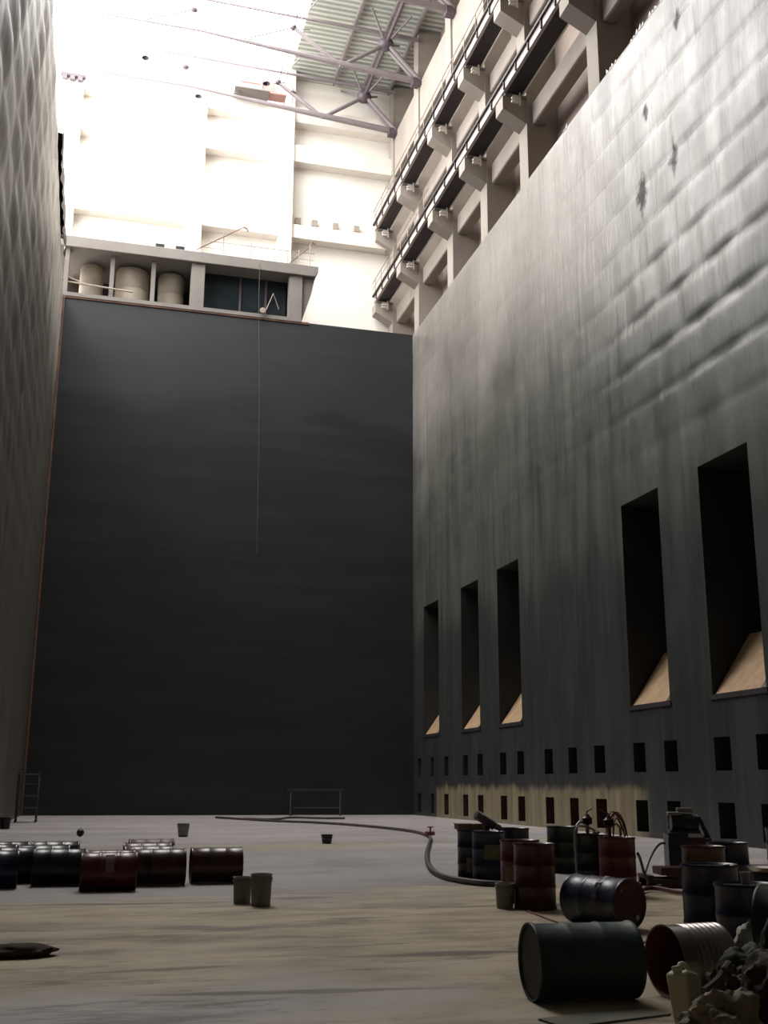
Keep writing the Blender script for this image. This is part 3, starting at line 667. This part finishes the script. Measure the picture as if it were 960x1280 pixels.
# white cup, paper and tin on the blue drum
t = thing('plastic_cup', 'small whitish cup standing on the lid of the right blue drum', 'cup', (BX-.02, BY-.05, .797))
b = bm_new(); lathe(b, [(.036, 0), (.05, .115), (.046, .115), (.033, .008)], 20, None, False, True); obj('wall', b, mat('pinkish_white_plastic', s2l(178, 160, 156), .5), t, smooth=True)
b = bm_new(); lathe(b, [(.049, .105), (.053, .11), (.053, .118), (.047, .118)], 20, None, False, False); obj('rim', b, mat('white_rim', s2l(200, 190, 184), .5), t, smooth=True)
b = bm_new(); g_ = [[b.verts.new((.2*i/5-.02*(j%2), .12*j/4, .004+.012*abs(sin(i*1.9+j*1.1)))) for j in range(5)] for i in range(6)]
for i in range(5):
    for j in range(4): b.faces.new((g_[i][j], g_[i+1][j], g_[i+1][j+1], g_[i][j+1]))
o = obj('crumpled_rag', b, mat('pale_rag', s2l(140, 128, 116), .9), smooth=True); o.location = (BX+.02, BY-.22, .80); tag(o, 'pale crumpled rag lying on the front of the right blue drum lid', 'rag')
t = thing('tin_lid', 'bright silvery tray on the floor case at the right picture edge', 'tray', (gx(957, 12.0), 12.0, 0))
b = bm_new(); lathe(b, [(.16, .7), (.22, .74), (.23, .74), (.17, .69)], 24, None, True, False); obj('dish', b, mat('bright_tin', s2l(205, 196, 192), .25, .9), t, smooth=True)
b = bm_new(); lathe(b, [(.17, 0), (.17, .695)], 20); obj('stand', b, NAVY, t, smooth=True)

# hoses on the floor
def hose(name, lab, pts, r, m, cat='hose'):
    b = bm_new(); tube(b, smooth_pts(pts, 3), r, 8); return tag(obj(name, b, m, smooth=True), lab, cat)
def gp(px, py, z=.05): p = hit(px, py, 2, 0); return (p.x, p.y, z)
hose('long_hose', 'long dark hose curving over the floor from the dark wall to the right group', [gp(270, 1023), gp(345, 1028), gp(400, 1029.5), gp(470, 1035), gp(520, 1041), gp(540, 1048), gp(536, 1058), gp(533, 1072), gp(536, 1088), gp(552, 1100), gp(590, 1107), (6.9, 18.2, .05), (7.4, 17.7, .05)], .055, M_HOSE)
hose('short_hose', 'short dark hose piece lying straight near the dark wall', [gp(305, 1024.5), gp(345, 1026), gp(362, 1022.5), gp(395, 1024), gp(431, 1024)], .05, M_HOSE)
hose('black_cable', 'black cable rising from the floor to the dark machine', [gp(799, 1113, .03), gp(800, 1108, .03), (gx(803, 18.6), 18.6, .05), (gx(813, 19.0), 19.0, .4), (gx(825, 19.4), 19.4, .62), (gx(833, 19.4), 19.4, .62)], .022, M_RUBBER, 'cable')
hose('black_hose', 'black hose sloping down from the red drum to the steel skid', [(gx(798, 16.5), 16.5, .62), (gx(801, 16.9), 16.9, .5), (gx(805, 17.4), 17.4, .2), (gx(815, 17.5), 17.5, .04), (gx(825, 17.4), 17.4, .04)], .025, M_RUBBER)
hose('dark_red_hose', 'dark red hose on the floor between the red drum and the blue drum', [gp(800, 1118), gp(810, 1114), gp(822, 1114), gp(840, 1118), gp(858, 1121)], .035, mat('dark_red_rubber', s2l(86, 36, 36), .5))
hose('red_extension_cord', 'thin red cord on the floor running behind the big green drum', [gp(660, 1140, .012), gp(690, 1152, .012), gp(740, 1168, .012), gp(800, 1178, .012), gp(820, 1182, .012)], .012, M_PINKH, 'cord')
t = thing('cord_plug', 'white plug at the end of the red cord beside the silvery drum', 'plug', gp(821, 1184, 0))
b = bm_new(); box(b, -.04, .03, -.025, .025, 0, .04); obj('plug_body', b, mat('white_plug', s2l(220, 214, 205), .5), t, bevel=.008)
b = bm_new(); box(b, .03, .06, -.018, -.01, .015, .025); box(b, .03, .06, .01, .018, .015, .025); obj('prong', b, M_METAL, t)
t = thing('hose_coupling', 'small pinkish coupling on the bend of the long hose', 'coupling', gp(538, 1048, 0.1), 0)
b = bm_new(); tube(b, [(-.15, 0, .05), (.15, .1, .05)], .07, 12); obj('sleeve', b, M_PINKH, t, smooth=True)
b = bm_new(); tube(b, [(0, 0, .1), (0, 0, .25)], .03, 8); tube(b, [(-.1, 0, .25), (.1, 0, .25)], .02, 8); obj('tap_handle', b, M_PINKH, t)

# buckets
def bucket(lab, px, Y, r0, r1, h, m, group=None, handle=True, rz=0):
    x, y = dxy(px, Y); t = thing('bucket', lab, 'bucket', (x, y, 0), rz, group)
    b = bm_new(); lathe(b, [(r0, 0), (r1, h), (r1+.008, h), (r1+.008, h+.012), (r1-.012, h+.012), (r0-.012, .012)], 28, None, False, True); bmesh.ops.contextual_create if False else None
    lathe(b, [(r0*.3, 0.002), (r0, 0.002)], 28, None, True, False); obj('pail', b, m, t, smooth=True)
    b = bm_new(); lathe(b, [(r1+.002, h*.86), (r1+.012, h*.87), (r1+.012, h*.9), (r1+.002, h*.91)], 28, None, False, False); obj('rim_band', b, m, t, smooth=True)
    if handle:
        b = bm_new(); tube(b, [(r1*1.05*cos(a), -.02-.04*sin(a)-r1*.6*sin(a), h*.9-.1*sin(a)) for a in [pi*i/12 for i in range(13)]], .004, 6); obj('bail_handle', b, M_METAL, t)
bucket('small grey bucket on the floor left of the plain dark red drum', 630, 15.15, .115, .13, .32, M_GREYPL)
bucket('smaller left one of two grey buckets on the open floor', 304, 16.6, .12, .135, .35, M_GREYPL)
bucket('larger right one of two grey buckets on the open floor', 327.5, 16.2, .135, .15, .42, M_GREYPL)
bucket('distant grey bucket standing alone towards the dark wall', 227, 37.0, .15, .2, .4, M_GREYPL)
bucket('small black bucket alone in the middle of the floor', 408, 32.2, .13, .17, .24, BLACKP)
bucket('small black bucket by the left wall at the picture edge', 2, 44, .17, .2, .4, BLACKP)
p = hit(100, 1045, 2, 0); t = thing('black_ball', 'small black ball on the far floor left of the distant grey bucket', 'ball', (p.x, 37.6, 0))
b = bm_new(); bmesh.ops.create_icosphere(b, subdivisions=3, radius=.12, matrix=Matrix.Translation((0, 0, .12))); obj('sphere', b, M_BLACK, t, smooth=True)
b = bm_new(); tube(b, [(0, 0, .235), (.02, 0, .26)], .015, 8); obj('valve_stub', b, M_RUBBER, t)

# left group of lying drums
G1 = 'drums lying in the left group'
def ld(px, Y, lab, body, **k): drum(lab, gx(px, Y), Y, body, lying=k.pop('ang', random.uniform(-4, 4)), group=None, roll=random.uniform(0, 90), **k)
ld(270, 20.0, 'maroon lying drum on its own, right of the left group', MAROON, bottom=BLACKP, ang=0)
ld(136, 18.95, 'bright red lying drum with a pale label, frontmost of the left group', RED, ang=1, label_band=(M_PAPER, 150, 210, .38, .52))
ld(199, 19.75, 'brown lying drum at the right end of the left group, front row', MAROON, lid=BROWN, ang=-1)
ld(186, 20.7, 'maroon lying drum directly behind the brown front row drum', MAROON, ang=1)
ld(183, 21.8, 'glossy red lying drum, second behind the brown front row drum', RED, ang=-1)
ld(188, 23.2, 'dark red lying drum, farthest back of the right column of the left group', DRED, bottom=BLACKP, ang=2)
ld(138, 19.58, 'red lying drum hidden mostly behind the frontmost red drum', RED, ang=0, H=.78)
ld(75, 20.1, 'dark green lying drum in the front row of the left group', DGREEN, lid=NAVY, ang=-2)
ld(12, 20.7, 'navy lying drum with violet sheen, second from the left picture edge', paint('violet_black_paint', (38, 24, 36)), ang=1)
ld(-12, 19.75, 'blue lying drum cut by the left picture edge', DARKBLUE, ang=2)
ld(54, 21.3, 'dark lying drum in the second row behind the dark green drum', NAVY, ang=1)
ld(-12, 21.7, 'dark lying drum in the second row at the left picture edge', BLACKP, ang=-1)
ld(68, 22.6, 'dark lying drum in the third row behind the dark green drum', BLACKP, ang=-2)
ld(4, 22.6, 'dark maroon lying drum in the third row near the left picture edge', MAROON, ang=2)
x, y = gx(4, 27.5), 27.5
t = thing('rubber_roll', 'small black rubber roll on the floor at the left picture edge', 'roll', (x, y, 0))
b = bm_new(); tube(b, [(-.35, 0, .1), (.3, .05, .1)], .1, 16); obj('roll', b, M_BLACK, t, smooth=True)
b = bm_new(); tube(b, [(.3, .05, .1), (.34, .05, .1)], .05, 12); obj('core', b, M_RUBBER, t, smooth=True)

# brown flattened sack at the left foreground
from mathutils import noise as mn
def lump(bm, sx, sy, sz, seed, rough=.25, freq=2.2, sub=4, M=None, flat=True):
    r = bmesh.ops.create_icosphere(bm, subdivisions=sub, radius=1.0)
    for v in r['verts']:
        n_ = v.co.normalized(); d = 1+rough*mn.fractal(n_*freq*.7+Vector((seed, seed*.7, 0)), 1.0, 2.1, 3)
        cr = .98+.04*abs(mn.noise(n_*freq*1.3+Vector((0, seed, 3))))+.05*abs(mn.noise(n_*freq*3.1+Vector((seed, 0, 3))))
        v.co = Vector((n_.x*sx, n_.y*sy, n_.z*sz))*d*cr
        if flat: v.co.z = max(v.co.z, -sz*.72)+sz*.72
    if M is not None: bmesh.ops.transform(bm, matrix=M, verts=r['verts'])
p = hit(22, 1196, 2, 0)
b = bm_new(); lump(b, .37, .2, .075, 3, .2); o = obj('flattened_sack', b, mat('brown_sack', s2l(66, 54, 34), .9, var=.4, vscale=8), smooth=True); o.location = (p.x-.02, p.y, 0); tag(o, 'small flattened brown sack on the floor at the left edge of the foreground', 'sack')

# rubbish at the right foreground
PX, PY = hit(843, 1250, 2, 0).xy
def corr_drum():
    t = thing('ribbed_metal_drum', 'open lying silvery ribbed drum with a dark red inside, behind the jerry can', 'drum', (gx(858, 8.65), 8.65, 0))
    R, H = .275, .52; ang = radians(180+6)       # axis heading of the open end
    M = Matrix.Translation((0, 0, R*1.03)) @ Matrix.Rotation(ang, 4, 'Z') @ Matrix.Rotation(pi/2, 4, 'Y') @ Matrix.Translation((0, 0, -H/2))
    prof = [(R*.98, 0)]
    for i in range(61):
        z = H*i/60; prof.append((R*(1.0+.03*(sin(2*pi*i/6) if i < 44 else 0)), z))
    prof += [(R*1.03, H), (R*1.03, H+.012), (R*.985, H+.012)]
    b = bm_new(); lathe(b, prof, 44, M, True, False); obj('ribbed_shell', b, mat('silvery_sheet', s2l(150, 142, 140), .3, .85, var=.25, vscale=3), t, smooth=True)
    b = bm_new(); lathe(b, [(R*.985, H+.011), (R*.96, H-.01), (R*.95, .03), (R*.3, .025)], 44, M, False, True); obj('inner_lining', b, mat('red_brown_inside', s2l(128, 60, 54), .6, var=.3, vscale=4), t, smooth=True)
    return t
corr_drum()
M_JERRY = mat('cream_plastic', s2l(196, 190, 164), .5, var=.15, vscale=5)
t = thing('jerry_can', 'cream plastic jerry can with a moulded handle leaning before the ribbed drum', 'jerry can', (gx(853, 7.62), 7.62, 0), radians(28))
b = bm_new(); prism(b, [(-.1, 0), (.1, 0), (.105, .29), (.085, .33), (-.04, .365), (-.1, .35)], 1, -.085, .085)
obj('can_body', b, M_JERRY, t, bevel=.02, smooth=True)
b = bm_new(); tube(b, smooth_pts([(-.03, 0, .35), (-.02, 0, .405), (.05, 0, .395), (.085, 0, .36), (.09, 0, .3)], 2), .02, 10); obj('handle', b, M_JERRY, t, smooth=True)
b = bm_new(); lathe(b, [(.028, 0), (.028, .02), (.033, .02), (.033, .045), (.01, .048)], 16, Matrix.Translation((-.07, 0, .35))); obj('cap', b, M_JERRY, t, smooth=True)
t.rotation_euler = (radians(-9), 0, radians(28)); t.location.z = .014

def sack(name, lab, px, Y, s, seed, m, rough=.3, z=0, freq=2.2, cat='sack', rot=0):
    b = bm_new(); lump(b, *s, seed, rough, freq, 5, Matrix.Rotation(rot, 4, 'Y') if rot else None); o = obj(name, b, m, smooth=True); o.location = (gx(px, Y), Y, z); return tag(o, lab, cat)
def cloth(name, col, v=.35): return mat(name, s2l(*col), .75, var=v, vscale=5, bump=.5, bscale=7)
sack('green_sack', 'dark green bulging sack behind the brown rags, right foreground', 924, 7.75, (.24, .26, .30), 2.3, cloth('dark_green_plastic', (54, 68, 36)), .22)
sack('white_sack', 'pale greenish white sack lying between the ribbed drum and the edge drum', 941, 8.72, (.26, .17, .31), 5.1, cloth('pale_woven_plastic', (196, 194, 178)), .28)
sack('plastic_sheet', 'translucent-looking beige plastic bag slumped in front of the jerry can', 893, 6.95, (.27, .2, .2), 7.7, cloth('beige_film', (136, 124, 98)), .4, freq=2.6)
sack('brown_rags', 'brown crumpled rags heaped against the ribbed drum', 899, 7.5, (.13, .16, .24), 9.2, cloth('brown_cloth', (92, 70, 58)), .55, freq=3.2, cat='rags')
sack('dark_brown_sack', 'very dark brown sack at the bottom right corner', 962, 7.0, (.26, .26, .34), 4.4, cloth('black_brown_plastic', (50, 37, 30)), .3)
sack('maroon_rag', 'dark reddish rag draped at the right edge below the green drum', 958, 7.7, (.14, .16, .38), 6.2, cloth('maroon_cloth', (50, 32, 32)), .4, cat='rag')
t = thing('black_rag_strip', 'tangled black strips of rag in front of the beige plastic bag', 'rag', (gx(838, 6.95), 6.95, 0))
for q in range(5):
    a = random.uniform(-.35, -.1); b = bm_new(); tube(b, smooth_pts([(a, random.uniform(-.1, .1), .02), (a+.1, 0, .07+.02*q), (a+.22, random.uniform(-.1, .1), .05), (a+.38, 0, .02)]), [.018]*0 or .018, 7); obj('strip', b, M_BLACK, t, smooth=True)
b = bm_new(); tube(b, smooth_pts([(gx(897, 7.3), 7.3, .42), (gx(905, 7.35), 7.35, .47), (gx(890, 7.3), 7.3, .36), (gx(870, 7.25), 7.25, .3)]), [.03]*0 or .028, 8); tag(obj('twisted_rag', b, cloth('grey_brown_cloth', (96, 84, 74)), smooth=True), 'twisted grey-brown rag lying over the brown rags', 'rag')
# flat board under the green drum
p = hit(745, 1268, 2, 0)
t = thing('flat_board', 'thin greyish green board flat on the floor in front of the big green drum', 'board', (p.x, p.y-.1, 0), radians(14))
b = bm_new(); box(b, -.5, .5, -.2, .12, 0, .015); obj('panel', b, mat('board_green_grey', s2l(112, 112, 98), .8, var=.25, vscale=3), t)

# rolling scaffold by the left wall and the trestle before the dark wall
t = thing('rolling_scaffold', 'slender rolling steel scaffold at the foot of the left wall', 'scaffold', (-2.2, 51.2, 0))
M_SC = mat('scaffold_steel', s2l(60, 56, 54), .5)
for sx in (-.42, .42):
    for sy in (-.6, .6):
        b = bm_new(); tube(b, [(sx, sy, .16), (sx, sy, 2.05)], .03, 8); l = obj('leg', b, M_SC, t)
        b = bm_new(); tube(b, [(sx-.03, sy, .085), (sx+.03, sy, .085)], .085, 16); obj('caster', b, M_BLACK, l)
for z in (.6, 1.1, 1.6, 2.0):
    for sy in (-.6, .6):
        b = bm_new(); tube(b, [(-.42, sy, z), (.42, sy, z)], .022, 8); obj('rung', b, M_SC, t)
for sx in (-.42, .42):
    b = bm_new(); tube(b, [(sx, -.6, .4), (sx, .6, 1.9)], .018, 8); obj('brace', b, M_SC, t)
b = bm_new(); box(b, -.42, .42, -.6, .6, 2.03, 2.08); obj('platform', b, M_SC, t)
p = hit(395, 1018, 1, 60.2)
t = thing('trestle', 'faint grey trestle frame standing at the foot of the dark wall', 'trestle', (p.x, 60.2, 0))
M_TR = mat('trestle_steel', s2l(58, 58, 58), .6)
for sx in (-1.4, 1.35):
    b = bm_new(); tube(b, [(sx-.1, -.4, 0), (sx, 0, 1.35)], .05, 8); tube(b, [(sx+.1, .4, 0), (sx, 0, 1.35)], .05, 8); tube(b, [(sx-.06, -.25, .5), (sx+.06, .25, .5)], .04, 8); obj('leg_frame', b, M_TR, t)
b = bm_new(); box(b, -1.6, 1.55, -.08, .08, 1.3, 1.42); obj('top_beam', b, M_TR, t)
b = bm_new(); tube(b, [(-1.4, 0, .4), (1.35, 0, .4)], .035, 8); obj('lower_bar', b, M_TR, t)
